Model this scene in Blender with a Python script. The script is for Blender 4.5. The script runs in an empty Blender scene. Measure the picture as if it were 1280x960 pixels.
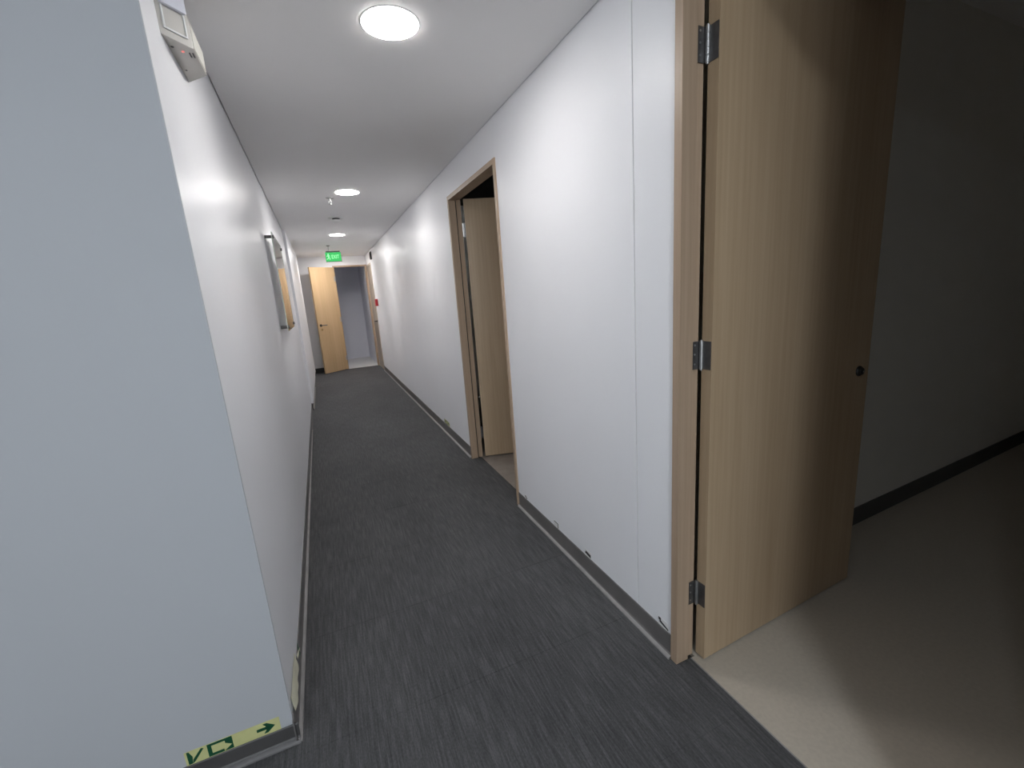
import bpy, bmesh, math, random
from mathutils import Matrix, Vector

random.seed(7)
C = bpy.context.scene.collection
S = bpy.context.scene

# ------------------------------------------------------------------ camera
cam_data = bpy.data.cameras.new('camera')
cam_data.sensor_fit = 'HORIZONTAL'
cam_data.sensor_width = 36.0
cam_data.lens = 15.303
cam_data.clip_start = 0.02
cam = bpy.data.objects.new('camera', cam_data)
C.objects.link(cam)
Rm = Matrix(((0.914292, 0.146329, -0.377702, 0.0),
             (-0.398956, 0.164092, -0.902169, 0.0),
             (-0.070035, 0.975532, 0.208406, 1.4),
             (0, 0, 0, 1)))
cam.matrix_world = Rm
S.camera = cam

# ------------------------------------------------------------------ world and exposure
w = bpy.data.worlds.new('world')
S.world = w
w.use_nodes = True
w.node_tree.nodes['Background'].inputs[0].default_value = (0.90, 0.95, 1.0, 1)
w.node_tree.nodes['Background'].inputs[1].default_value = 3.2
S.view_settings.view_transform = 'Standard'
S.view_settings.look = 'None'
S.view_settings.exposure = 1.45
S.view_settings.gamma = 1.0
S.view_settings.use_curve_mapping = False
S.cycles.max_bounces = 14
S.cycles.diffuse_bounces = 8
S.cycles.glossy_bounces = 5
S.cycles.transparent_max_bounces = 12
S.cycles.sample_clamp_indirect = 6.0
S.cycles.use_denoising = True

# portal in the added foyer window so that the daylight samples cleanly
pl = bpy.data.lights.new('window_portal', 'AREA')
pl.shape = 'RECTANGLE'; pl.size = 2.8; pl.size_y = 1.4
pl.cycles.is_portal = True
po = bpy.data.objects.new('window_portal', pl)
C.objects.link(po)
po.location = (-1.10, -4.075, 1.55)
po.rotation_euler = (math.radians(90), 0, 0)

LAMP_WHITE = (1.0, 0.965, 0.94)
LAMP_COOL = (0.86, 0.93, 1.0)
LAMP_STRENGTH = 34.0
# the ceiling lights: name of kind, place, radius, colour, strength factor
LAMPS = [
    (0.372, 1.760, 2.347, 0.098, LAMP_WHITE, 0.93, 'round recessed ceiling downlight nearest the camera, largest of the row along the corridor'),
    (0.366, 4.305, 2.347, 0.098, LAMP_WHITE, 1.0, 'round recessed ceiling downlight just before the sprinkler, second in the corridor row'),
    (0.370, 6.885, 2.347, 0.098, LAMP_WHITE, 1.0, 'round recessed ceiling downlight between the smoke detector and the green exit sign'),
    (0.362, 9.190, 2.347, 0.098, LAMP_WHITE, 1.7, 'round recessed ceiling downlight behind the green exit sign, last before the end door'),
    (0.376, -0.880, 2.700, 0.098, LAMP_COOL, 2.5, 'round recessed downlight in the higher foyer ceiling beside the dark room doorway'),
    (-1.700, -0.950, 2.700, 0.098, LAMP_COOL, 2.0, 'round recessed downlight in the higher foyer ceiling, in front of the grey foyer wall'),  # added lamp out of view, lifts the foyer wall
    (-0.800, -2.900, 2.700, 0.098, LAMP_COOL, 0.7, 'round recessed downlight in the higher foyer ceiling near the foyer window'),  # added lamp out of view, fill from behind the camera
]

# ------------------------------------------------------------------ materials
def new_mat(name):
    m = bpy.data.materials.new(name)
    m.use_nodes = True
    nt = m.node_tree
    return m, nt, nt.nodes['Principled BSDF']

def N(nt, kind, **kw):
    n = nt.nodes.new(kind)
    for k, v in kw.items():
        setattr(n, k, v)
    return n

def ramp(nt, src, stops):
    r = N(nt, 'ShaderNodeValToRGB')
    els = r.color_ramp.elements
    while len(els) > 1:
        els.remove(els[0])
    els[0].position = stops[0][0]; els[0].color = (*stops[0][1], 1)
    for p, c in stops[1:]:
        e = els.new(p); e.color = (*c, 1)
    nt.links.new(src, r.inputs[0])
    return r.outputs[0]

def coords(nt, scale, world=True):
    g = N(nt, 'ShaderNodeNewGeometry').outputs['Position'] if world else N(nt, 'ShaderNodeTexCoord').outputs['Object']
    mp = N(nt, 'ShaderNodeMapping')
    mp.inputs['Scale'].default_value = scale
    nt.links.new(g, mp.inputs['Vector'])
    return mp.outputs['Vector']

def noise(nt, vec, scale=1.0, detail=3.0, rough=0.5):
    n = N(nt, 'ShaderNodeTexNoise')
    n.inputs['Scale'].default_value = scale
    n.inputs['Detail'].default_value = detail
    n.inputs['Roughness'].default_value = rough
    nt.links.new(vec, n.inputs['Vector'])
    return n.outputs['Fac']

def bump(nt, bsdf, height, strength, dist):
    b = N(nt, 'ShaderNodeBump')
    b.inputs['Strength'].default_value = strength
    b.inputs['Distance'].default_value = dist
    nt.links.new(height, b.inputs['Height'])
    nt.links.new(b.outputs[0], bsdf.inputs['Normal'])

def plain(name, col, rough=0.5, metal=0.0, spec=0.5, var=0.05, scale=6.0, bmp=0.0):
    m, nt, b = new_mat(name)
    b.inputs['Roughness'].default_value = rough
    b.inputs['Metallic'].default_value = metal
    b.inputs['Specular IOR Level'].default_value = spec
    f = noise(nt, coords(nt, (1, 1, 1)), scale, 4.0)
    lo = tuple(max(0, c * (1 - var)) for c in col); hi = tuple(min(1, c * (1 + var)) for c in col)
    nt.links.new(ramp(nt, f, [(0.3, lo), (0.7, hi)]), b.inputs['Base Color'])
    if bmp:
        bump(nt, b, noise(nt, coords(nt, (1, 1, 1)), 220.0, 2.0), bmp, 0.001)
    return m

def wall_paint(name, col, rough, streak, spec=0.5):
    """satin wall finish: faint upright roller streaks in the gloss"""
    m, nt, b = new_mat(name)
    b.inputs['Specular IOR Level'].default_value = spec
    f = noise(nt, coords(nt, (1.3, 1.3, 0.9)), 1.2, 4.0)
    nt.links.new(ramp(nt, f, [(0.3, tuple(c * 0.975 for c in col)), (0.7, col)]), b.inputs['Base Color'])
    g = noise(nt, coords(nt, (9, 9, 0.8)), 2.0, 3.0)
    mr = N(nt, 'ShaderNodeMapRange')
    mr.inputs['To Min'].default_value = rough - 0.05
    mr.inputs['To Max'].default_value = rough + 0.07
    nt.links.new(g, mr.inputs['Value'])
    nt.links.new(mr.outputs[0], b.inputs['Roughness'])
    bump(nt, b, noise(nt, coords(nt, (34, 34, 0.7)), 1.0, 3.0), streak, 0.004)
    return m

def wood(name, light, dark, rough=0.42):
    m, nt, b = new_mat(name)
    b.inputs['Roughness'].default_value = rough
    b.inputs['Specular IOR Level'].default_value = 0.4
    f = noise(nt, coords(nt, (70, 70, 1.6), False), 1.0, 5.0, 0.6)
    g = noise(nt, coords(nt, (7, 7, 0.35), False), 1.0, 2.0)
    a = N(nt, 'ShaderNodeMath', operation='MULTIPLY_ADD')
    a.inputs[1].default_value = 0.55
    nt.links.new(f, a.inputs[0])
    k = N(nt, 'ShaderNodeMath', operation='MULTIPLY')
    k.inputs[1].default_value = 0.45
    nt.links.new(g, k.inputs[0]); nt.links.new(k.outputs[0], a.inputs[2])
    nt.links.new(ramp(nt, a.outputs[0], [(0.32, dark), (0.66, light)]), b.inputs['Base Color'])
    bump(nt, b, f, 0.08, 0.001)
    return m

def carpet_mat():
    m, nt, b = new_mat('charcoal_loop_carpet')
    b.inputs['Roughness'].default_value = 0.95
    b.inputs['Specular IOR Level'].default_value = 0.12
    b.inputs['Sheen Weight'].default_value = 0.12
    b.inputs['Sheen Roughness'].default_value = 0.6
    stripes = noise(nt, coords(nt, (130, 7, 1)), 1.0, 3.0, 0.65)
    loops = noise(nt, coords(nt, (260, 110, 1)), 1.0, 2.0, 0.6)
    broad = noise(nt, coords(nt, (2.2, 1.1, 1)), 1.0, 3.0, 0.55)
    s = N(nt, 'ShaderNodeMath', operation='MULTIPLY_ADD'); s.inputs[1].default_value = 0.5
    t = N(nt, 'ShaderNodeMath', operation='MULTIPLY_ADD'); t.inputs[1].default_value = 0.28
    u = N(nt, 'ShaderNodeMath', operation='MULTIPLY'); u.inputs[1].default_value = 0.22
    nt.links.new(broad, u.inputs[0])
    nt.links.new(loops, t.inputs[0]); nt.links.new(u.outputs[0], t.inputs[2])
    nt.links.new(stripes, s.inputs[0]); nt.links.new(t.outputs[0], s.inputs[2])
    oi = N(nt, 'ShaderNodeObjectInfo')
    ov = N(nt, 'ShaderNodeMath', operation='MULTIPLY_ADD'); ov.inputs[1].default_value = 0.012
    nt.links.new(oi.outputs['Random'], ov.inputs[0]); nt.links.new(s.outputs[0], ov.inputs[2])
    nt.links.new(ramp(nt, ov.outputs[0], [(0.34, (0.030, 0.030, 0.032)), (0.50, (0.063, 0.063, 0.065)), (0.66, (0.115, 0.115, 0.117))]),
                 b.inputs['Base Color'])
    bump(nt, b, t.outputs[0], 0.5, 0.004)
    return m

def emit(name, col, strength):
    m, nt, b = new_mat(name)
    nt.nodes.remove(b)
    e = N(nt, 'ShaderNodeEmission')
    e.inputs[0].default_value = (*col, 1); e.inputs[1].default_value = strength
    nt.links.new(e.outputs[0], nt.nodes['Material Output'].inputs[0])
    return m

def clear_acrylic():
    m, nt, b = new_mat('clear_acrylic')
    nt.nodes.remove(b)
    tr = N(nt, 'ShaderNodeBsdfTransparent'); tr.inputs[0].default_value = (0.985, 0.992, 0.987, 1)
    gl = N(nt, 'ShaderNodeBsdfGlossy'); gl.inputs['Roughness'].default_value = 0.03
    fr = N(nt, 'ShaderNodeFresnel'); fr.inputs[0].default_value = 1.49
    nz = noise(nt, coords(nt, (1, 1, 1)), 3.0)
    mx = N(nt, 'ShaderNodeMixShader')
    bp = N(nt, 'ShaderNodeBump'); bp.inputs['Strength'].default_value = 0.01
    nt.links.new(nz, bp.inputs['Height']); nt.links.new(bp.outputs[0], gl.inputs['Normal'])
    nt.links.new(fr.outputs[0], mx.inputs[0]); nt.links.new(tr.outputs[0], mx.inputs[1]); nt.links.new(gl.outputs[0], mx.inputs[2])
    nt.links.new(mx.outputs[0], nt.nodes['Material Output'].inputs[0])
    return m

M = {}
M['wall'] = wall_paint('white_satin_wall', (0.88, 0.885, 0.91), 0.36, 0.045, 0.22)
M['grey_wall'] = wall_paint('pale_grey_blue_wall', (0.455, 0.468, 0.492), 0.55, 0.03, 0.4)
M['back_wall'] = wall_paint('lavender_grey_wall', (0.80, 0.81, 0.88), 0.55, 0.02, 0.3)
M['room_wall'] = wall_paint('grey_room_wall', (0.78, 0.765, 0.72), 0.6, 0.02, 0.3)
M['ceiling'] = plain('matte_white_ceiling', (0.88, 0.87, 0.865), 0.9, 0, 0.2, 0.01, 2.0)
M['carpet'] = carpet_mat()
M['base'] = plain('grey_vinyl_base', (0.150, 0.142, 0.139), 0.38, 0, 0.5, 0.10, 9.0)
M['bead'] = plain('grey_base_bead', (0.27, 0.26, 0.255), 0.35, 0, 0.6, 0.15, 14.0)  # paler grey holds the toe's highlight; also colours one threshold strip
M['foyer_base'] = plain('dark_grey_vinyl_base', (0.070, 0.067, 0.067), 0.42, 0, 0.4, 0.10, 9.0)
M['foyer_bead'] = plain('grey_foot_bead', (0.135, 0.13, 0.13), 0.4, 0, 0.5, 0.12, 14.0)  # highlight on the foyer toe, put in as a lighter grey
M['dark_base'] = plain('dark_vinyl_base', (0.045, 0.043, 0.040), 0.5, 0, 0.4, 0.08, 9.0)
M['beige_floor'] = plain('beige_vinyl_floor', (0.47, 0.42, 0.35), 0.42, 0, 0.4, 0.05, 70.0)
M['brown_floor'] = plain('brown_grey_vinyl_floor', (0.30, 0.265, 0.235), 0.45, 0, 0.4, 0.12, 12.0)
M['white_floor'] = plain('white_tile_floor', (0.74, 0.73, 0.71), 0.35, 0, 0.5, 0.03, 10.0)
M['leaf'] = wood('light_oak_veneer', (0.64, 0.45, 0.265), (0.52, 0.355, 0.195))
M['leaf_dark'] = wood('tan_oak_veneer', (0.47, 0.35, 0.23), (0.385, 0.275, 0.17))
M['frame'] = wood('oak_door_frame', (0.48, 0.355, 0.255), (0.36, 0.26, 0.18))
M['pale_frame'] = wood('pale_door_frame', (0.62, 0.54, 0.45), (0.54, 0.46, 0.38))
M['grey_leaf'] = wood('grey_beige_veneer', (0.40, 0.34, 0.28), (0.33, 0.28, 0.23))
M['steel'] = plain('brushed_steel', (0.50, 0.50, 0.50), 0.38, 0.9, 0.5, 0.08, 30.0)
M['dark_steel'] = plain('tarnished_steel', (0.16, 0.155, 0.155), 0.42, 0.8, 0.5, 0.15, 40.0)
M['brass'] = plain('dull_brass', (0.42, 0.29, 0.14), 0.35, 0.8, 0.5, 0.1, 30.0)
M['black'] = plain('black_plastic', (0.018, 0.017, 0.016), 0.35, 0, 0.5, 0.1, 20.0)
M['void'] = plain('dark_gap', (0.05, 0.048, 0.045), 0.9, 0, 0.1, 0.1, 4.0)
M['white_plastic'] = plain('white_plastic', (0.78, 0.78, 0.77), 0.4, 0, 0.5, 0.02, 10.0)
M['cream_plastic'] = plain('cream_plastic', (0.78, 0.77, 0.70), 0.42, 0, 0.5, 0.03, 10.0)
M['grey_plastic'] = plain('warm_grey_plastic', (0.56, 0.54, 0.50), 0.45, 0, 0.5, 0.03, 10.0)
M['lens'] = plain('milky_lens', (0.74, 0.75, 0.82), 0.15, 0, 0.6, 0.06, 30.0)
M['red'] = plain('red_plastic', (0.48, 0.02, 0.03), 0.35, 0, 0.5, 0.05, 10.0)
M['sticker'] = plain('pale_yellow_film', (0.56, 0.555, 0.26), 0.4, 0, 0.4, 0.06, 22.0)
M['cream_sticker'] = plain('cream_film', (0.74, 0.72, 0.56), 0.45, 0, 0.4, 0.05, 20.0)
M['green_ink'] = plain('dark_green_ink', (0.008, 0.075, 0.035), 0.4, 0, 0.4, 0.1, 20.0)
M['acrylic'] = clear_acrylic()
M['acrylic_edge'] = plain('pale_green_acrylic_edge', (0.66, 0.72, 0.66), 0.2, 0, 0.5, 0.03, 20.0)
M['lamp_ring'] = plain('white_lamp_trim', (0.82, 0.82, 0.81), 0.4, 0, 0.5, 0.01, 10.0)
M['exit_green'] = emit('exit_green_glow', (0.055, 0.44, 0.12), 0.52)
M['exit_light'] = emit('exit_letter_glow', (0.36, 0.95, 0.42), 0.62)
M['exit_frame'] = plain('dark_green_grey_metal', (0.10, 0.13, 0.10), 0.4, 0.3, 0.5, 0.08, 20.0)
M['red_led'] = emit('red_led_glow', (1.0, 0.30, 0.28), 0.3)

# ------------------------------------------------------------------ mesh helpers
class MB:
    def __init__(self):
        self.v = []; self.f = []
    def add(self, vs, fs):
        o = len(self.v)
        self.v += [tuple(p) for p in vs]
        self.f += [tuple(i + o for i in q) for q in fs]
        return self
    def box(self, x0, x1, y0, y1, z0, z1):
        return self.add([(x0, y0, z0), (x1, y0, z0), (x1, y1, z0), (x0, y1, z0), (x0, y0, z1), (x1, y0, z1), (x1, y1, z1), (x0, y1, z1)],
                        [(0, 3, 2, 1), (4, 5, 6, 7), (0, 1, 5, 4), (1, 2, 6, 5), (2, 3, 7, 6), (3, 0, 4, 7)])
    def hexa(self, bottom, top):
        n = len(bottom)
        fs = [tuple(range(n))[::-1], tuple(range(n, 2 * n))]
        for i in range(n):
            j = (i + 1) % n
            fs.append((i, j, n + j, n + i))
        return self.add(list(bottom) + list(top), fs)
    def cyl(self, c, axis, r, h, n=20, r2=None):
        """solid drum from c along axis (unit vector) for h"""
        a = Vector(axis).normalized()
        u = a.orthogonal().normalized(); t = a.cross(u)
        r2 = r if r2 is None else r2
        c = Vector(c)
        b = [c + (u * math.cos(2 * math.pi * i / n) + t * math.sin(2 * math.pi * i / n)) * r for i in range(n)]
        d = [c + a * h + (u * math.cos(2 * math.pi * i / n) + t * math.sin(2 * math.pi * i / n)) * r2 for i in range(n)]
        return self.hexa(b, d)
    def lathe(self, c, axis, prof, n=28):
        """prof: (radius, height) pairs along axis; closed at both ends"""
        a = Vector(axis).normalized(); u = a.orthogonal().normalized(); t = a.cross(u); c = Vector(c)
        vs = []; fs = []
        for (r, hh) in prof:
            for i in range(n):
                q = 2 * math.pi * i / n
                vs.append(c + a * hh + (u * math.cos(q) + t * math.sin(q)) * r)
        for k in range(len(prof) - 1):
            for i in range(n):
                j = (i + 1) % n
                fs.append((k * n + i, k * n + j, (k + 1) * n + j, (k + 1) * n + i))
        fs.append(tuple(range(n))[::-1]); m = (len(prof) - 1) * n
        fs.append(tuple(range(m, m + n)))
        return self.add(vs, fs)
    def sweep(self, prof, p0, p1, out):
        """prof: (outward, up) pairs swept from p0 to p1 on the floor, out = outward unit vector"""
        p0 = Vector(p0); p1 = Vector(p1); out = Vector(out)
        a = [p0 + out * x + Vector((0, 0, z)) for x, z in prof]
        b = [p1 + out * x + Vector((0, 0, z)) for x, z in prof]
        return self.hexa(a, b)
    def build(self, name, mat, parent=None, bevel=0.0, smooth=False):
        me = bpy.data.meshes.new(name)
        me.from_pydata(self.v, [], self.f)
        bm = bmesh.new(); bm.from_mesh(me)
        bmesh.ops.recalc_face_normals(bm, faces=bm.faces)
        if bevel:
            bmesh.ops.bevel(bm, geom=[e for e in bm.edges if len(e.link_faces) == 2 and e.calc_face_angle(0) > 0.6],
                            offset=bevel, segments=2, profile=0.7, affect='EDGES', clamp_overlap=True)
        if smooth:
            for f in bm.faces: f.smooth = True
            for e in bm.edges:
                if len(e.link_faces) == 2 and e.calc_face_angle(0) > 0.6: e.smooth = False
        bm.to_mesh(me); bm.free()
        me.materials.append(mat)
        o = bpy.data.objects.new(name, me)
        C.objects.link(o)
        if parent: o.parent = parent
        return o

def tag(o, label=None, cat=None, group=None, kind=None):
    if label: o['label'] = label
    if cat: o['category'] = cat
    if group: o['group'] = group
    if kind: o['kind'] = kind
    return o

def empty(name, loc=(0, 0, 0), rz=0.0):
    o = bpy.data.objects.new(name, None)
    o.empty_display_size = 0.1
    C.objects.link(o)
    o.location = loc; o.rotation_euler = (0, 0, rz)
    return o

def shifted(mb, d):
    mb.v = [(x - d[0], y - d[1], z - d[2]) for x, y, z in mb.v]
    return mb

# ------------------------------------------------------------------ main dimensions (metres)
XR = 1.027          # right wall face
XRB = 1.107         # back of the right wall, inside the side rooms
H = 2.347           # corridor ceiling
HF = 2.70           # foyer ceiling
YF = 1.395          # foyer wall face / start of the corridor ceiling
YE = 9.97           # end wall face
def XL(y): return -0.279 - 0.0038 * (y - YF)      # the left wall is a touch out of true
YS = 6.40           # where the left wall steps forward
XS = -0.268         # face of that stepped part
YSE = 9.50          # its far end

# ------------------------------------------------------------------ floors
fl = MB().box(-3.0, 1.10, -4.0, YE + 0.085, -0.12, -0.007).build('floor', M['void'])
tag(fl, 'charcoal carpet tile floor running down the corridor and foyer', 'floor', kind='structure')
TS = 0.52
tile_cache = {}
def carpet_tile(x0, x1, y0, y1):
    g = 0.0002
    key = (round(x1 - x0, 3), round(y1 - y0, 3))
    if key not in tile_cache:
        dx, dy = (x1 - x0) / 2 - g, (y1 - y0) / 2 - g
        b = 0.0008
        mb = MB().hexa([(-dx, -dy, -0.007), (dx, -dy, -0.007), (dx, dy, -0.007), (-dx, dy, -0.007)],
                       [(-dx, -dy, -b), (dx, -dy, -b), (dx, dy, -b), (-dx, dy, -b)])
        mb.v += [(-dx + b, -dy + b, 0), (dx - b, -dy + b, 0), (dx - b, dy - b, 0), (-dx + b, dy - b, 0)]
        mb.f = [q for q in mb.f if q != (4, 5, 6, 7)]
        mb.f += [(4, 5, 9, 8), (5, 6, 10, 9), (6, 7, 11, 10), (7, 4, 8, 11), (8, 9, 10, 11)]
        o = mb.build('carpet_tile', M['carpet'], fl)
        tile_cache[key] = o
    else:
        o = tile_cache[key].copy(); C.objects.link(o); o.parent = fl
    o.location = ((x0 + x1) / 2, (y0 + y1) / 2, random.uniform(-0.0003, 0.0003))
    return o
xs = [-0.32 + TS * i for i in range(-6, 4)]
ys = [1.33 + TS * i for i in range(-11, 18)]
for i in range(len(xs) - 1):
    for j in range(len(ys) - 1):
        x0, x1, y0, y1 = xs[i], min(xs[i + 1], XR + 0.002), max(ys[j], -4.0), min(ys[j + 1], YE + 0.01)
        if x1 - x0 < 0.05 or y1 - y0 < 0.03: continue
        if x1 < -0.31 and y0 > YF + 0.02 and not (y1 > YSE): continue
        if x0 < -0.9 and y0 > YF: continue
        carpet_tile(x0, x1, y0, y1)
carpet_tile(XR + 0.002, 1.088, 0.107, 1.046)     # under the door of the dark room
carpet_tile(XR + 0.002, 1.100, 2.495, 3.440)     # under the half-open door

# ------------------------------------------------------------------ right wall
wr = empty('wall_right', (XR, 1.27, 0))
tag(wr, 'long white satin wall on the right of the corridor with two wooden doors', 'wall', kind='structure')
def wr_core(y0, y1, z0, z1):
    return shifted(MB().box(XR + 0.004, XRB, y0, y1, z0, z1), wr.location).build('wall_core', M['room_wall'], wr)
def wr_panel(y0, y1, z0, z1):
    return shifted(MB().box(XR, XR + 0.004, y0, y1, z0, z1), wr.location).build('wall_panel', M['wall'], wr, bevel=0.0012)
core = [(-4.0, 0.085, 0, 2.76), (0.085, 1.068, 2.33, 2.76), (1.068, 2.473, 0, 2.76), (2.473, 3.464, 2.134, 2.45), (3.464, 9.13, 0, 2.45),
        (9.13, 9.87, 2.125, 2.45), (9.87, YE + 0.09, 0, 2.66)]
for c_ in core: wr_core(*c_)
pan = [(-4.0, 0.085, 0, 2.74), (0.085, 1.068, 2.33, 2.74), (1.068, 1.268, 0, 2.74), (1.2735, 2.473, 0, 2.40), (2.473, 3.464, 2.134, 2.40),
       (3.464, 9.13, 0, 2.40), (9.13, 9.87, 2.125, 2.40), (9.87, YE, 0, 2.40)]
for p_ in pan: wr_panel(*p_)

# ------------------------------------------------------------------ left wall of the corridor, with the stepped-out part
wl = MB().hexa([(XL(YF), YF + 0.004, 0), (XL(YS), YS, 0), (XL(YS) - 0.25, YS, 0), (XL(YF) - 0.25, YF + 0.004, 0)],
               [(XL(YF), YF + 0.004, 2.43), (XL(YS), YS, 2.43), (XL(YS) - 0.25, YS, 2.43), (XL(YF) - 0.25, YF + 0.004, 2.43)]).build('wall_left', M['wall'])
tag(wl, 'glossy white wall on the left of the corridor carrying the clear panel', 'wall', kind='structure')
MB().box(XS - 0.30, XS, YS, YSE, 0.095, 2.43).build('stepped_panel', M['wall'], wl, bevel=0.003)
MB().box(XS - 0.003, XS + 0.0025, YSE - 0.016, YSE + 0.003, 0.095, 2.34).build('corner_trim', M['white_plastic'], wl)
MB().box(XS - 0.30, XS - 0.022, YS + 0.006, YSE, 0.0, 0.095).build('step_plinth', M['dark_base'], wl)
# foyer wall facing the camera
wf = MB().box(-3.0, XL(YF), YF - 0.004, YF + 0.004, 0, HF + 0.05).build('wall_foyer', M['grey_wall'])
tag(wf, 'pale blue grey foyer wall in the left foreground, ending at the corridor corner', 'wall', kind='structure')
MB().box(-3.0, XL(YF) - 0.002, YF + 0.004, YF + 0.15, 0, HF + 0.05).build('wall_core', M['room_wall'], wf)
# end wall round the end doorway, running on behind the open door into a shallow alcove
we = empty('wall_end', (0, YE, 0))
tag(we, 'white wall closing the far end of the corridor behind the open door', 'wall', kind='structure')
for b_ in ((-1.06, 0.372, 0, 2.66), (0.372, XR + 0.004, 2.150, 2.66), (1.004, XR + 0.004, 0, 2.150)):
    shifted(MB().box(b_[0], b_[1], YE, YE + 0.085, b_[2], b_[3]), we.location).build('wall_panel', M['wall'], we)
al = MB().box(-0.95, -0.90, YSE - 0.05, YE, -0.02, 2.45).build('wall_alcove', M['wall'])
tag(al, 'white side wall of the shallow alcove left of the end door', 'wall', kind='structure')
MB().box(-0.90, XS - 0.301, YSE - 0.05, YSE, 0, 2.45).build('wall_return', M['wall'], al)
# foyer walls out of sight
WX0, WX1, WZ0, WZ1 = -2.50, 0.30, 0.85, 2.25      # unseen foyer window, added to let in fill daylight
wb = MB().box(-3.08, WX0, -4.08, -4.0, 0, HF + 0.05).box(WX1, XRB, -4.08, -4.0, 0, HF + 0.05).box(WX0, WX1, -4.08, -4.0, 0, WZ0).box(WX0, WX1, -4.08, -4.0, WZ1, HF + 0.05).build('wall_back', M['grey_wall'])
wn = empty('window_1', ((WX0 + WX1) / 2, -4.04, WZ0))
tag(wn, 'wide daylight window in the foyer wall behind the camera', 'window', kind='structure')
for k in range(5):
    xk = WX0 + (WX1 - WX0) * k / 4
    a_, b_ = (xk, xk + 0.04) if k == 0 else ((xk - 0.04, xk) if k == 4 else (xk - 0.02, xk + 0.02))
    shifted(MB().box(a_, b_, -4.07, -4.01, WZ0, WZ1), wn.location).build('mullion', M['white_plastic'], wn, bevel=0.002)
    if k < 4:
        shifted(MB().box(xk + 0.02, xk + (WX1 - WX0) / 4 - 0.02, -4.043, -4.037, WZ0 + 0.04, WZ1 - 0.04), wn.location).build('pane', M['acrylic'], wn)
for z_ in (WZ0, WZ1 - 0.04):
    shifted(MB().box(WX0 + 0.04, WX1 - 0.04, -4.07, -4.01, z_, z_ + 0.04), wn.location).build('rail', M['white_plastic'], wn, bevel=0.002)
shifted(MB().box(WX0 - 0.04, WX1 + 0.04, -4.0, -3.90, WZ0 - 0.03, WZ0), wn.location).build('sill', M['white_plastic'], wn, bevel=0.004)
tag(wb, 'pale grey foyer wall behind the camera', 'wall', kind='structure')
ws = MB().box(-3.08, -3.0, -4.0, YF + 0.15, 0, HF + 0.05).build('wall_side', M['grey_wall'])
tag(ws, 'pale grey side wall of the foyer, left of the camera', 'wall', kind='structure')

# ------------------------------------------------------------------ ceilings
GAP = 0.0055
ce = MB().hexa([(XL(YF) + GAP, YF - 0.003, H), (XR - GAP, YF - 0.003, H), (XR - GAP, YE - GAP, H), (XL(YE) + GAP, YE - GAP, H)],
               [(XL(YF) + GAP, YF - 0.003, H + 0.02), (XR - GAP, YF - 0.003, H + 0.02), (XR - GAP, YE - GAP, H + 0.02), (XL(YE) + GAP, YE - GAP, H + 0.02)]
               ).build('ceiling', M['ceiling'])
tag(ce, 'matte white corridor ceiling with dark shadow gaps along both walls', 'ceiling', kind='structure')
MB().box(-1.0, XRB, YF + 0.006, YE + 0.09, H + 0.055, H + 0.10).build('ceiling_void', M['void'], ce)
MB().box(-0.95, XL(YSE) - 0.001, YSE, YE - GAP, H, H + 0.02).build('alcove_ceiling', M['ceiling'], ce)
cf = MB().box(-3.08, XRB, -4.08, YF + 0.01, HF, HF + 0.05).build('ceiling_foyer', M['ceiling'])
tag(cf, 'higher white ceiling over the foyer before the corridor', 'ceiling', kind='structure')
MB().box(XL(YF) - 0.01, XR, YF - 0.006, YF + 0.004, H - 0.0, HF).build('bulkhead', M['ceiling'], cf)

# ------------------------------------------------------------------ the side rooms
# dark room behind the nearest door
R1Y0, R1Y1, R1X = 1.262, 1.375, 4.75
f1 = MB().box(1.0895, R1X, 0.11, 1.045, -0.1, 0.0)
f1.hexa([(XRB, -2.2, -0.1), (R1X, -2.2, -0.1), (R1X, R1Y1, -0.1), (XRB, R1Y0, -0.1)], [(XRB, -2.2, -0.0004), (R1X, -2.2, -0.0004), (R1X, R1Y1, -0.0004), (XRB, R1Y0, -0.0004)])
tag(f1.build('floor_dark_room', M['beige_floor']), 'beige vinyl floor of the dark room behind the nearest door', 'floor', kind='structure')
w1 = MB().hexa([(XRB, R1Y0, 0), (R1X, R1Y1, 0), (R1X, R1Y1 + 0.06, 0), (XRB, R1Y0 + 0.06, 0)],
               [(XRB, R1Y0, 2.6), (R1X, R1Y1, 2.6), (R1X, R1Y1 + 0.06, 2.6), (XRB, R1Y0 + 0.06, 2.6)]).build('wall_dark_room', M['room_wall'])
tag(w1, 'unlit grey wall inside the dark room beyond the nearest open door', 'wall', kind='structure')
w1b = MB().box(R1X, R1X + 0.06, -2.2, R1Y1 + 0.06, 0, 2.6).build('wall_dark_room_end', M['room_wall'])
tag(w1b, 'far end wall of the dark room at the right edge of the picture', 'wall', kind='structure')
w1c = MB().box(XRB, R1X + 0.06, -2.26, -2.2, 0, 2.6).build('wall_dark_room_side', M['room_wall'])
tag(w1c, 'side wall of the dark room, out of view behind the door opening', 'wall', kind='structure')
c1 = MB().box(XRB, R1X + 0.06, -2.26, 1.42, 2.6, 2.65).build('ceiling_dark_room', M['ceiling'])
tag(c1, 'unlit ceiling of the dark room', 'ceiling', kind='structure')
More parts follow.
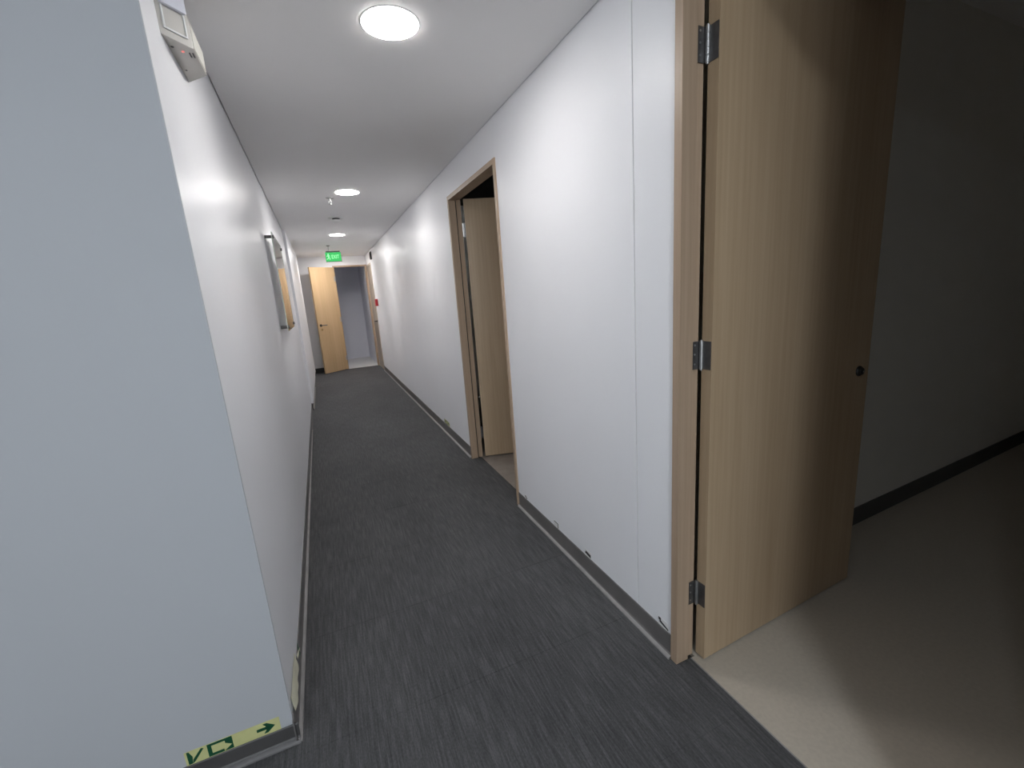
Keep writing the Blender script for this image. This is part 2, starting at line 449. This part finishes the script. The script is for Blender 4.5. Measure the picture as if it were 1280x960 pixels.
# room behind the half-open door
f2 = MB().box(1.101, XRB, 2.50, 3.436, -0.1, -0.0003).box(XRB, 4.2, 1.52, 5.6, -0.1, -0.0003)
tag(f2.build('floor_second_room', M['brown_floor']), 'brown grey vinyl floor seen through the half-open second door', 'floor', kind='structure')
tag(MB().box(4.2, 4.26, 1.46, 5.66, 0, 2.5).build('wall_second_room', M['room_wall']), 'far wall of the unlit room behind the second door', 'wall', kind='structure')
tag(MB().box(XRB, 4.2, 1.46, 1.52, 0, 2.5).build('wall_second_room_side', M['room_wall']), 'near side wall of the unlit room behind the second door', 'wall', kind='structure')
tag(MB().box(XRB, 4.2, 5.6, 5.66, 0, 2.5).build('wall_second_room_end', M['room_wall']), 'deep side wall of the unlit room behind the second door', 'wall', kind='structure')
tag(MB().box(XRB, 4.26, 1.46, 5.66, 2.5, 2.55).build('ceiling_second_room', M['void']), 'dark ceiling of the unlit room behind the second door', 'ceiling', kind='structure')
# room beyond the end doorway
tag(MB().box(-1.0, 1.06, YE + 0.02, 11.85, -0.1, 0.002).build('floor_end_room', M['white_floor']), 'white tiled floor beyond the doorway at the corridor end', 'floor', kind='structure')
tag(MB().box(-1.0, 1.06, 11.76, 11.85, 0.002, 2.6).build('wall_end_room', M['back_wall']), 'lavender grey wall seen through the doorway at the corridor end', 'wall', kind='structure')
tag(MB().box(1.0, 1.06, YE + 0.086, 11.76, 0.002, 2.6).build('wall_end_room_right', M['back_wall']), 'shaded right side wall beyond the end doorway', 'wall', kind='structure')
tag(MB().box(-1.06, -1.0, YE + 0.086, 11.85, 0.002, 2.6).build('wall_end_room_left', M['back_wall']), 'left side wall beyond the end doorway, hidden by the door', 'wall', kind='structure')
tag(MB().box(-1.06, 1.06, YE + 0.086, 11.85, 2.6, 2.65).build('ceiling_end_room', M['ceiling']), 'ceiling of the room beyond the end doorway', 'ceiling', kind='structure')

# ------------------------------------------------------------------ baseboards (coved vinyl base, toe highlight put in as a paler strip)
def cove(h, t=0.004): return [(0, 0), (0.012, 0), (0.011, 0.006), (t, 0.018), (t, h - 0.003), (t - 0.002, h), (0, h)]
TOE_HIGHLIGHT = [(0.003, 0.0), (0.0185, 0.0), (0.0175, 0.005), (0.0105, 0.0115), (0.004, 0.0135)]
def baseboard(name, label, runs, h, base='base', highlight_and_edge='bead', highlight_ends=None):
    root = empty(name, runs[0][0])
    tag(root, label, 'baseboard', kind='structure')
    for i, (p0, p1, out) in enumerate(runs):
        q0 = Vector(p0) - root.location; q1 = Vector(p1) - root.location
        MB().sweep(cove(h), q0, q1, out).build('base_strip', M[base], root)
        if highlight_ends and highlight_ends[i] is not None:
            q1 = Vector((q1.x, highlight_ends[i] - root.location.y, q1.z))
        MB().sweep(TOE_HIGHLIGHT, q0, q1, out).build('foot_bead', M[highlight_and_edge], root, smooth=True)
    return root
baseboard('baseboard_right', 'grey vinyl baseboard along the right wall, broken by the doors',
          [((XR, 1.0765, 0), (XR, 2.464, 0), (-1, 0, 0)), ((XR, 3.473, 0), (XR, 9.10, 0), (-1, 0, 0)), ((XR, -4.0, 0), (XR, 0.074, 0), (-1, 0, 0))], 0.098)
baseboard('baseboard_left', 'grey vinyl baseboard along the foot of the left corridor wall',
          [((XL(YF), YF - 0.017, 0), (XL(YS), YS - 0.02, 0), (1, 0.0, 0)), ((XS - 0.02, YS + 0.02, 0), (XS - 0.02, YSE - 0.02, 0), (1, 0, 0))], 0.085, highlight_ends=(5.35, 8.2))
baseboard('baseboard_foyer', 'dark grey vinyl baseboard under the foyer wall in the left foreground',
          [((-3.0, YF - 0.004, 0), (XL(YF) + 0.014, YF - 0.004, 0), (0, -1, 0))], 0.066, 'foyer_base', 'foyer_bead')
b1 = MB().hexa([(XRB, R1Y0 - 0.012, 0), (R1X, R1Y1 - 0.012, 0), (R1X, R1Y1, 0), (XRB, R1Y0, 0)],
               [(XRB, R1Y0 - 0.006, 0.095), (R1X, R1Y1 - 0.006, 0.095), (R1X, R1Y1, 0.095), (XRB, R1Y0, 0.095)]).build('baseboard_dark_room', M['foyer_base'])
tag(b1, 'black vinyl baseboard along the wall inside the dark room', 'baseboard', kind='structure')
MB().box(R1X - 0.012, R1X, -2.2, R1Y1 - 0.012, 0, 0.095).build('base_strip', M['dark_base'], b1)
tag(MB().box(-0.90, 0.352, YE - 0.012, YE, 0, 0.095).build('baseboard_end', M['dark_base'], bevel=0.003), 'black baseboard on the end wall behind the open door', 'baseboard', kind='structure')

# ------------------------------------------------------------------ doors
def hinge(parent, jamb, leafp, kn, mat):
    """one butt hinge: a plate on the jamb, a plate on the leaf edge and a jointed knuckle (each box in the parent's frame)"""
    h = MB().box(*jamb).build('hinge', mat, parent, bevel=0.0006)
    MB().box(*leafp).build('hinge_plate', mat, h, bevel=0.0006)
    k = MB()
    x, y, z0, z1 = kn
    n = 5; d = (z1 - z0) / n
    for i in range(n):
        k.cyl((x, y, z0 + i * d + 0.0008), (0, 0, 1), 0.0062, d - 0.0016, 12)
    k.cyl((x, y, z0 - 0.004), (0, 0, 1), 0.0045, z1 - z0 + 0.008, 12)
    k.build('hinge_knuckle', mat if mat is M['dark_steel'] and parent is not lf else M['steel'], h, smooth=True)
    s = MB()
    jx = (jamb[0] + jamb[1]) / 2
    for dz in (0.018, 0.05, 0.08):
        s.cyl((jx - 0.004, jamb[2] - 0.0012, z0 + dz), (0, 1, 0), 0.0032, 0.0014, 10)
    s.build('screw_heads', M['steel'], h)
    return h

FX0 = 1.019   # face of the door frames, proud of the wall
def door_frame(root, y0, y1, zt, name='door_frame', xr=1.074, xb=XRB + 0.001, mat='frame'):
    """rebated timber frame between outer edges y0..y1 and outer top zt; local = world - root"""
    L = root.location
    fr = empty(name, (0, 0, 0)); fr.parent = root
    def jamb(ya, yb, yr):
        # front part up to the rebate, then the set-back part where the leaf closes
        lo, hi = min(ya, yb), max(ya, yb)
        mb = MB().box(FX0, xr, lo, hi, 0.0, zt)
        rl, rh = min(ya, yr), max(ya, yr)
        mb.box(xr, xb, rl, rh, 0.0, zt)
        return shifted(mb, L)
    jamb(y1, y1 - 0.030, y1 - 0.019).build('jamb', M[mat], fr, bevel=0.0012)
    jamb(y0, y0 + 0.030, y0 + 0.019).build('jamb', M[mat], fr, bevel=0.0012)
    hd = MB().box(FX0, xr, y0 + 0.030, y1 - 0.030, zt - 0.030, zt).box(xr, xb, y0 + 0.019, y1 - 0.019, zt - 0.019, zt)
    shifted(hd, L).build('head', M[mat], fr, bevel=0.0012)
    return fr

# door 1: nearest, standing open at a right angle into the dark room
d1 = empty('door_1', (1.06, 1.075, 0))
tag(d1, 'tall oak veneer door nearest the camera, standing open into the dark room', 'door', kind='structure')
door_frame(d1, 0.077, 1.0765, 2.350)
lf = empty('door_leaf', Vector((1.116, 1.052, 0)) - d1.location, math.radians(2.0)); lf.parent = d1
MB().box(0.002, 0.915, -0.040, 0.0, 0.009, 2.318).build('leaf_panel', M['leaf_dark'], lf, bevel=0.0015)
for z in (0.272, 1.153, 2.042):
    hinge(lf, (-0.039, -0.006, 0.0025, 0.0045, z - 0.046, z + 0.046), (-0.0005, 0.002, -0.037, -0.002, z - 0.046, z + 0.046), (-0.004, -0.004, z - 0.046, z + 0.046), M['dark_steel'])
kb = MB().lathe((0.845, -0.040, 0.985), (0, -1, 0), [(0.021, 0), (0.021, 0.004), (0.019, 0.008), (0.015, 0.010), (0.0145, 0.014), (0.011, 0.0165), (0.004, 0.0172)], 24).build('lock_knob', M['black'], lf, smooth=True)
MB().cyl((0.845, -0.0570, 0.985), (0, -1, 0), 0.0035, 0.0012, 12).build('keyhole', M['steel'], kb)
MB().box(0.915, 0.9165, -0.032, -0.008, 0.90, 1.07).build('latch_plate', M['steel'], lf)

# door 2: half open into the second room
d2 = empty('door_2', (1.06, 3.44, 0))
tag(d2, 'oak veneer door half open in the middle of the right wall', 'door', kind='structure')
door_frame(d2, 2.464, 3.4725, 2.143, xr=1.078, xb=1.120)
shifted(MB().box(1.0735, 1.0785, 3.4395, 3.4425, 0.0, 2.113), d2.location).build('door_seal', M['black'], d2)
lf2 = empty('door_leaf', Vector((1.138, 3.458, 0)) - d2.location, math.radians(-16.0)); lf2.parent = d2
MB().box(0.006, 0.920, -0.040, 0.0, 0.012, 2.120).build('leaf_panel', M['leaf_dark'], lf2, bevel=0.0015)
for z, mt in ((0.222, M['dark_steel']), (1.895, M['steel'])):
    hinge(lf2, (-0.045, -0.008, -0.006, -0.003, z - 0.05, z + 0.05), (0.004, 0.006, -0.036, -0.002, z - 0.05, z + 0.05), (-0.003, -0.008, z - 0.05, z + 0.05), mt)

# door 3: at the corridor end, swung out towards the camera
d3 = empty('door_3', (0.38, YE, 0))
tag(d3, 'light oak door at the end of the corridor, swung open under the exit sign', 'door', kind='structure')
fr3 = empty('door_frame'); fr3.parent = d3
L3 = d3.location
FT = 2.165
shifted(MB().box(0.354, 0.384, YE - 0.010, YE + 0.09, 0, FT), L3).build('jamb', M['frame'], fr3, bevel=0.0015)
shifted(MB().box(0.992, 1.0265, YE - 0.010, YE + 0.09, 0, FT), L3).build('jamb', M['frame'], fr3, bevel=0.0015)
shifted(MB().box(0.384, 0.992, YE - 0.010, YE + 0.09, FT - 0.032, FT), L3).build('head', M['frame'], fr3, bevel=0.0015)
lf3 = empty('door_leaf', Vector((0.378, YE - 0.016, 0)) - L3, math.radians(-142.5)); lf3.parent = d3
# local x runs from the hinge to the free edge; the face turned to the camera is at local +y
MB().box(0.003, 0.580, -0.038, 0.0, 0.010, 2.132).build('leaf_panel', M['leaf'], lf3, bevel=0.002)
ro = MB().lathe((0.520, 0.0, 0.990), (0, 1, 0), [(0.027, 0), (0.027, 0.005), (0.024, 0.008), (0.010, 0.009), (0.010, 0.045), (0.004, 0.046)], 24).build('door_handle', M['black'], lf3, smooth=True)
MB().box(0.400, 0.531, 0.036, 0.050, 0.981, 0.999).build('lever', M['dark_steel'], ro, bevel=0.005)
es = MB().lathe((0.505, 0.0, 0.905), (0, 1, 0), [(0.024, 0), (0.024, 0.004), (0.021, 0.006), (0.006, 0.0065)], 24).build('lock_escutcheon', M['brass'], lf3, smooth=True)
MB().box(0.503, 0.507, 0.0062, 0.008, 0.896, 0.912).build('keyhole', M['black'], es)
for z in (0.25, 1.07, 1.90):
    h3 = MB().cyl((0.0, 0.004, z - 0.05), (0, 0, 1), 0.006, 0.10, 12).build('hinge', M['steel'], lf3, smooth=True)
    MB().box(0.003, 0.034, 0.0, 0.0015, z - 0.05, z + 0.05).build('hinge_plate', M['steel'], h3)

# door 4: shut, at the far end of the right wall
d4 = empty('door_4', (1.06, 9.86, 0))
tag(d4, 'shut grey beige door at the far end of the right wall', 'door', kind='structure')
door_frame(d4, 9.12, 9.88, 2.135, mat='pale_frame')
MB().box(1.024 - 1.06, 1.064 - 1.06, 9.15 - 9.86, 9.851 - 9.86, 0.008, 2.105).build('door_leaf', M['grey_leaf'], d4, bevel=0.0015)
hk = MB().lathe((1.024 - 1.06, 9.235 - 9.86, 0.995), (-1, 0, 0), [(0.027, 0), (0.027, 0.005), (0.022, 0.008), (0.010, 0.009), (0.010, 0.050), (0.004, 0.051)], 20).build('door_handle', M['black'], d4, smooth=True)
MB().box(-0.089, -0.074, -0.632, -0.510, 0.986, 1.004).build('lever', M['black'], hk, bevel=0.004)

# threshold lines where carpet meets the room floors
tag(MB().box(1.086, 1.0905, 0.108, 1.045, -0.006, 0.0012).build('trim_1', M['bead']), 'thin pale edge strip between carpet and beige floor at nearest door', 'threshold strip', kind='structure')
tag(MB().box(1.098, 1.1025, 2.496, 3.439, -0.006, 0.0012).build('trim_2', M['dark_base']), 'thin dark edge strip on the floor under the half-open second door', 'threshold strip', kind='structure')

# ------------------------------------------------------------------ ceiling lights
for i, (x, y, z, r, col, k, lab) in enumerate(LAMPS):
    t = empty('ceiling_light', (x, y, z))
    tag(t, lab, 'ceiling light', 'recessed round ceiling lights')
    MB().lathe((0, 0, 0), (0, 0, -1), [(r + 0.006, -0.006), (r + 0.006, 0.0006), (r + 0.0005, 0.0016), (r - 0.002, -0.006)], 48).build('lamp_ring', M['lamp_ring'], t)
    d = MB().lathe((0, 0, 0), (0, 0, -1), [(r - 0.001, 0.0), (r, 0.0015), (r * 0.94, 0.004), (r * 0.8, 0.006), (r * 0.5, 0.0075), (r * 0.2, 0.008)], 48)
    d.build('lamp_diffuser', emit('lamp_glow', col, LAMP_STRENGTH * k), t, smooth=True)

# ------------------------------------------------------------------ sprinkler and smoke detector
t = empty('sprinkler_head', (0.227, 4.535, H))
tag(t, 'small fire sprinkler head on the ceiling just beyond the second downlight', 'sprinkler')
MB().lathe((0, 0, 0), (0, 0, -1), [(0.036, 0), (0.035, 0.004), (0.022, 0.008), (0.012, 0.009)], 24).build('escutcheon', M['steel'], t, smooth=True)
b = MB().cyl((0, 0, -0.008), (0, 0, -1), 0.010, 0.020, 14)
b.box(-0.013, -0.009, -0.003, 0.003, -0.055, -0.026).box(0.009, 0.013, -0.003, 0.003, -0.055, -0.026).box(-0.013, 0.013, -0.004, 0.004, -0.030, -0.024)
b.build('frame_arm', M['steel'], t)
MB().cyl((0, 0, -0.054), (0, 0, -1), 0.016, 0.002, 18).build('deflector', M['steel'], t)
t = empty('smoke_detector', (0.310, 5.50, H))
tag(t, 'round white smoke detector on the ceiling before the third downlight', 'smoke detector')
MB().lathe((0, 0, 0), (0, 0, -1), [(0.078, 0), (0.078, 0.010), (0.072, 0.015), (0.045, 0.016)], 32).build('mount', M['white_plastic'], t, smooth=True)
MB().lathe((0, 0, -0.015), (0, 0, -1), [(0.040, 0), (0.040, 0.016)], 28).build('vent_slot', M['black'], t, smooth=True)
MB().lathe((0, 0, -0.029), (0, 0, -1), [(0.049, 0), (0.050, 0.008), (0.044, 0.020), (0.026, 0.028), (0.008, 0.030)], 32).build('cover', M['white_plastic'], t, smooth=True)

# ------------------------------------------------------------------ exit sign hanging from the ceiling
def text_mesh(s, size):
    cu = bpy.data.curves.new('lettering', 'FONT')
    cu.body = s; cu.size = size; cu.extrude = 0.0006; cu.align_x = 'LEFT'
    o = bpy.data.objects.new('lettering', cu); C.objects.link(o)
    bpy.context.view_layer.update()
    me = bpy.data.meshes.new_from_object(o.evaluated_get(bpy.context.evaluated_depsgraph_get()))
    bpy.data.objects.remove(o)
    return me
t = empty('exit_sign', (0.330, 8.10, 2.165), math.radians(-3))
tag(t, 'glowing green exit sign hanging from the ceiling before the end door', 'exit sign')
W2, Hh = 0.122, 0.072
MB().box(-W2, W2, -0.004, 0.004, -Hh, Hh).build('sign_panel', M['exit_green'], t, bevel=0.001)
hb = MB().box(-W2 + 0.012, W2 - 0.012, -0.016, 0.016, Hh, Hh + 0.022).build('sign_housing', M['exit_frame'], t, bevel=0.002)
MB().box(-W2 - 0.004, W2 + 0.004, -0.006, 0.006, -Hh - 0.008, -Hh).build('bottom_rail', M['exit_frame'], t, bevel=0.001)
MB().cyl((-0.06, 0, Hh + 0.022), (0, 0, 1), 0.005, 2.347 - 2.165 - Hh - 0.022 - 0.006, 12).build('hanger_rod', M['steel'], t)
MB().lathe((-0.06, 0, 2.347 - 2.165), (0, 0, -1), [(0.030, 0), (0.028, 0.006), (0.006, 0.012)], 20).build('ceiling_cup', M['dark_steel'], t, smooth=True)
me = text_mesh('EXIT', 0.075)
me.transform(Matrix.Translation((-0.030, -0.0055, -0.028)) @ Matrix.Rotation(math.pi / 2, 4, 'X') @ Matrix.Diagonal((0.78, 1.15, 1, 1)))
me.materials.append(M['exit_light'])
o = bpy.data.objects.new('lettering', me); C.objects.link(o); o.parent = t
# running figure left of the word
def flat_xz(polys, y, th=0.0012):
    mb = MB()
    for p in polys:
        mb.hexa([(a, y, b_) for a, b_ in p], [(a, y - th, b_) for a, b_ in p])
    return mb
run = [
    [(-0.082, 0.030), (-0.071, 0.033), (-0.066, 0.044), (-0.072, 0.054), (-0.082, 0.053), (-0.087, 0.043)],
    [(-0.090, 0.026), (-0.074, 0.030), (-0.066, -0.004), (-0.080, -0.010)],
    [(-0.074, 0.026), (-0.054, 0.008), (-0.050, 0.013), (-0.072, 0.032)],
    [(-0.090, 0.026), (-0.108, 0.010), (-0.104, 0.005), (-0.084, 0.020)],
    [(-0.068, -0.002), (-0.050, -0.018), (-0.056, -0.046), (-0.064, -0.045), (-0.060, -0.020), (-0.078, -0.006)],
    [(-0.080, -0.008), (-0.070, -0.010), (-0.086, -0.034), (-0.110, -0.040), (-0.110, -0.033), (-0.091, -0.028)],
]
flat_xz(run, -0.0045).build('running_figure', M['exit_light'], t)

# ------------------------------------------------------------------ emergency light on the left wall
xw = XL(1.7) + 0.0005
t = empty('emergency_light', (xw, 1.70, 2.13))
tag(t, 'wedge shaped grey emergency light high on the left wall near the corner', 'emergency light')
D = 0.060
bot = [(0, -0.140, 0.0), (D, -0.075, 0.0), (D, 0.085, 0.0), (0, 0.145, 0.0)]
mid = [(0, -0.140, 0.068), (D, -0.075, 0.068), (D, 0.085, 0.068), (0, 0.145, 0.068)]
top = [(0, -0.140, 0.205), (D * 0.45, -0.108, 0.205), (D * 0.45, 0.115, 0.205), (0, 0.145, 0.205)]
mb = MB().add(bot + mid + top, [(3, 2, 1, 0), (0, 1, 5, 4), (1, 2, 6, 5), (2, 3, 7, 6), (3, 0, 4, 7), (4, 5, 9, 8), (5, 6, 10, 9), (6, 7, 11, 10), (7, 4, 8, 11), (8, 9, 10, 11)])
hs = mb.build('housing', M['grey_plastic'], t, bevel=0.003)
MB().box(D, D + 0.0015, -0.070, 0.080, 0.006, 0.064).build('front_cover', M['cream_plastic'], hs, bevel=0.0006)
# decoration of the slanted near end: local frame u (outward along the face), z up
e0 = Vector((0, -0.140, 0)); e1 = Vector((D, -0.075, 0)); eu = (e1 - e0).normalized(); en = Vector((eu.y, -eu.x, 0)); el = (e1 - e0).length
def on_end(u0, u1, z0, z1, th, base=0.0):
    a = [e0 + eu * u0 + en * base, e0 + eu * u1 + en * base]
    q = [a[0] + Vector((0, 0, z0)), a[1] + Vector((0, 0, z0)), a[1] + Vector((0, 0, z1)), a[0] + Vector((0, 0, z1))]
    return q, [p + en * th for p in q]
def end_bar(mb, *a, **k):
    q, r_ = on_end(*a, **k); return mb.hexa(q, r_)
mb = MB()
end_bar(mb, el * 0.14, el * 0.19, 0.018, 0.075, 0.004); end_bar(mb, el * 0.19, el * 0.86, 0.018, 0.0225, 0.004); end_bar(mb, el * 0.81, el * 0.86, 0.0225, 0.075, 0.004)
mb.build('lens_rim', M['white_plastic'], t, bevel=0.001)
mb = MB(); end_bar(mb, el * 0.195, el * 0.805, 0.023, 0.072, 0.0015)
mb.build('lamp_cover', M['grey_plastic'], t)
mb = MB(); end_bar(mb, el * 0.12, el * 0.88, 0.076, 0.125, 0.012); end_bar(mb, el * 0.12, el * 0.72, 0.125, 0.16, 0.009)
mb.build('lamp_lens', M['lens'], t, bevel=0.003)
MB().lathe((0.030, -0.055, 0.0), (0, 0, -1), [(0.0042, 0), (0.0038, 0.002), (0.001, 0.003)], 14).build('indicator_light', M['red_led'], t, smooth=True)
mb = MB()
for sx in (0.043, 0.051):
    MB().box(sx, sx + 0.0035, -0.052, -0.026, -0.0008, 0.0).build('vent_slot', M['black'], t)
MB().cyl((0.010, -0.075, 0), (0, 0, -1), 0.004, 0.001, 12).build('screw_hole', M['black'], t)
MB().cyl((0.012, 0.060, 0), (0, 0, -1), 0.003, 0.001, 12).build('screw_hole', M['black'], t)

# ------------------------------------------------------------------ clear panel on standoffs on the left wall
PY0, PY1, PZ0, PZ1 = 3.64, 4.50, 1.225, 1.93
ym = (PY0 + PY1) / 2
xp = XL(ym) + 0.045
t = empty('clear_sign_panel', (xp, ym, PZ0), math.radians(0.22))
tag(t, 'blank clear acrylic panel held off the left wall on four steel standoffs', 'sign panel')
hw = (PY1 - PY0) / 2
MB().box(0.0, 0.006, -hw, hw, 0.0, PZ1 - PZ0).build('acrylic_sheet', M['acrylic'], t)
mb = MB().box(-0.0005, 0.0065, -hw - 0.0008, -hw, 0, PZ1 - PZ0).box(-0.0005, 0.0065, hw, hw + 0.0008, 0, PZ1 - PZ0).box(-0.0005, 0.0065, -hw, hw, -0.0008, 0).box(-0.0005, 0.0065, -hw, hw, PZ1 - PZ0, PZ1 - PZ0 + 0.0008)
mb.build('polished_edge', M['acrylic_edge'], t)
for yy in (-hw + 0.03, hw - 0.03):
    for zz in (0.03, PZ1 - PZ0 - 0.03):
        so = MB().cyl((-0.0445, yy, zz), (1, 0, 0), 0.011, 0.0445, 18).build('standoff', M['dark_steel'], t, smooth=True)
        MB().lathe((0.006, yy, zz), (1, 0, 0), [(0.0125, 0), (0.0125, 0.006), (0.011, 0.008), (0.004, 0.0085)], 18).build('standoff_cap', M['dark_steel'], so, smooth=True)

# ------------------------------------------------------------------ fire call point and dark box high on the right wall
t = empty('call_point', (XR, 8.80, 1.367))
tag(t, 'small red fire alarm call point on the right wall beside the shut far door', 'call point')
MB().box(-0.045, 0.0, -0.050, 0.050, -0.065, 0.065).build('box', M['red'], t, bevel=0.004)
MB().box(-0.047, -0.045, -0.032, 0.032, -0.030, 0.030).build('press_plate', M['red'], t, bevel=0.001)
t = empty('wall_sounder', (XR, 8.84, 2.236))
tag(t, 'small dark box fixed high on the right wall above the call point', 'alarm box')
MB().box(-0.030, 0.0, -0.045, 0.045, -0.070, 0.070).build('body', M['dark_base'], t, bevel=0.004)
MB().box(-0.034, -0.030, -0.030, 0.030, -0.050, 0.050).build('grille', M['black'], t, bevel=0.001)

# ------------------------------------------------------------------ low glow-film exit stickers and their scraps
def glow_sticker(root, length, height):
    """strip on the local x-z plane, facing local -y: running-man squares at the left, arrow at the right"""
    MB().box(-length / 2, length / 2, -0.0008, 0.0, 0, height).build('film', M['sticker'], root)
    x0 = -length / 2 + 0.006
    q = height * 0.92
    z0 = height * 0.04
    def P(pts, sx, ox): return [(ox + a * sx, z0 + b_ * q) for a, b_ in pts]
    wd = 0.046
    # first square: door edge and diagonal figure
    sq1 = [P([(0, 0), (0.22, 0), (0.28, 0.55), (0.12, 1.0), (0, 1.0)], wd, x0),
           P([(0.22, 0.0), (0.38, 0.12), (0.95, 0.88), (0.80, 0.95), (0.28, 0.30)], wd, x0)]
    # second square: frame open at the lower right, with the corner filled
    x1 = x0 + wd + 0.006
    w2 = 0.066
    sq2 = [P([(0, 0), (0.16, 0), (0.16, 1.0), (0, 1.0)], w2, x1), P([(0.16, 0), (0.62, 0), (0.62, 0.20), (0.16, 0.20)], w2, x1),
           P([(0.16, 0.82), (0.70, 0.82), (0.70, 1.0), (0.16, 1.0)], w2, x1), P([(0.70, 0.62), (1.0, 0.32), (1.0, 1.0), (0.70, 1.0)], w2, x1),
           P([(0.62, 0.0), (1.0, 0.0), (1.0, 0.40)], w2, x1)]
    flat_xz(sq1 + sq2, -0.0008, 0.0004).build('pictogram', M['green_ink'], root)
    xa = length / 2 - 0.066
    arrow = [[(xa, height * 0.40), (xa + 0.027, height * 0.40), (xa + 0.027, height * 0.62), (xa, height * 0.62)],
             [(xa + 0.018, height * 0.14), (xa + 0.030, height * 0.14), (xa + 0.052, height * 0.51), (xa + 0.030, height * 0.88), (xa + 0.018, height * 0.88), (xa + 0.032, height * 0.51)],
             [(xa + 0.026, height * 0.34), (xa + 0.036, height * 0.51), (xa + 0.026, height * 0.68)]]
    flat_xz(arrow, -0.0008, 0.0004).build('arrow', M['green_ink'], root)
t = empty('exit_sticker', (-0.4425, YF - 0.0042, 0.0662))
tag(t, 'yellow glow film exit sticker with green arrow low on the foyer wall', 'sticker')
glow_sticker(t, 0.256, 0.048)
t = empty('exit_sticker', (XR - 0.0003, 4.26, 0.100), math.radians(-90))
tag(t, 'small yellow green exit sticker above the baseboard beyond the second door', 'sticker')
glow_sticker(t, 0.20, 0.042)

# peeling strip on the left wall just round the corner
t = empty('peeling_sticker', (XL(1.57), 1.57, 0.088))
tag(t, 'cream sticker strip peeling off the left wall above the baseboard, by the corner', 'sticker')
n = 14; vs = []; fs = []
for i in range(n + 1):
    s = i / n
    y = -0.150 + 0.205 * s
    lift = 0.004 + 0.006 * math.sin(math.pi * min(1, s * 1.6)) * (1 - s) + 0.003 * math.sin(9 * s) ** 2
    for z, off in ((-0.004, lift + 0.004), (0.028, lift), (0.052, 0.0015 + lift * 0.35)):
        vs.append((off, y, z)); vs.append((off + 0.0007, y, z))
for i in range(n):
    a, b_ = i * 6, (i + 1) * 6
    for k in (0, 2):
        fs += [(a + k, a + k + 2, b_ + k + 2, b_ + k), (a + k + 1, b_ + k + 1, b_ + k + 3, a + k + 3)]
    fs += [(a, b_, b_ + 1, a + 1), (a + 4, a + 5, b_ + 5, b_ + 4)]
for a in (0, n * 6):
    fs += [(a, a + 1, a + 3, a + 2), (a + 2, a + 3, a + 5, a + 4)]
MB().add(vs, fs).build('film', M['cream_sticker'], t, smooth=True)
mb = MB().hexa([(0.008, 0.068, 0.012), (0.012, 0.120, 0.002), (0.012, 0.128, 0.010), (0.006, 0.072, 0.026)],
               [(0.009, 0.068, 0.012), (0.013, 0.120, 0.002), (0.013, 0.128, 0.010), (0.007, 0.072, 0.026)])
mb.build('torn_end', M['cream_sticker'], t)
MB().hexa([(0.012, 0.098, 0.000), (0.006, 0.118, 0.030), (0.006, 0.130, 0.030), (0.013, 0.110, 0.000)],
          [(0.0135, 0.098, 0.000), (0.0075, 0.118, 0.030), (0.0075, 0.130, 0.030), (0.0145, 0.110, 0.000)]).build('torn_print', M['green_ink'], t)

# torn scraps left along the top of the right baseboard
def scrap(y, pts, lab):
    t = empty('sticker_scrap', (XR - 0.0004, y, 0.098), math.radians(-90))
    tag(t, lab, 'sticker scrap', 'dark sticker scraps along the right baseboard')
    flat_xz([pts[0]], 0.0, 0.0010).build('film', M['white_plastic'], t)
    flat_xz(pts[1], -0.0010, 0.0005).build('dark_print', M['black'], t)
# local +x points towards the camera along the wall
L1 = [(-0.020, 0.0), (0.022, 0.0), (0.022, 0.026), (-0.020, 0.026)]
scrap(2.353, (L1, [[(-0.016, 0.018), (0.0, 0.022), (0.004, 0.006), (-0.004, 0.006)], [(0.004, 0.006), (0.018, 0.004), (0.018, 0.010), (0.004, 0.012)]]), 'dark sticker scrap on the baseboard top next to the second door frame')
L2 = [(-0.028, 0.0), (0.026, 0.0), (0.026, 0.034), (-0.028, 0.034)]
scrap(1.956, (L2, [[(-0.024, 0.028), (0.020, 0.028), (0.020, 0.033), (-0.024, 0.033)], [(0.014, 0.002), (0.020, 0.002), (0.020, 0.028), (0.014, 0.028)]]), 'hook shaped sticker scrap on the baseboard, second from the half-open door')
scrap(1.640, (L2, [[(-0.026, 0.012), (0.022, 0.006), (0.022, 0.022), (-0.020, 0.026)]]), 'solid dark sticker scrap on the baseboard, midway along the white wall')
scrap(1.122, (L2, [[(-0.022, 0.014), (0.026, 0.004), (0.026, 0.011), (-0.018, 0.023)], [(-0.026, 0.022), (-0.014, 0.020), (-0.014, 0.033), (-0.026, 0.033)]]), 'dark sticker scrap on the baseboard beside the nearest door frame')
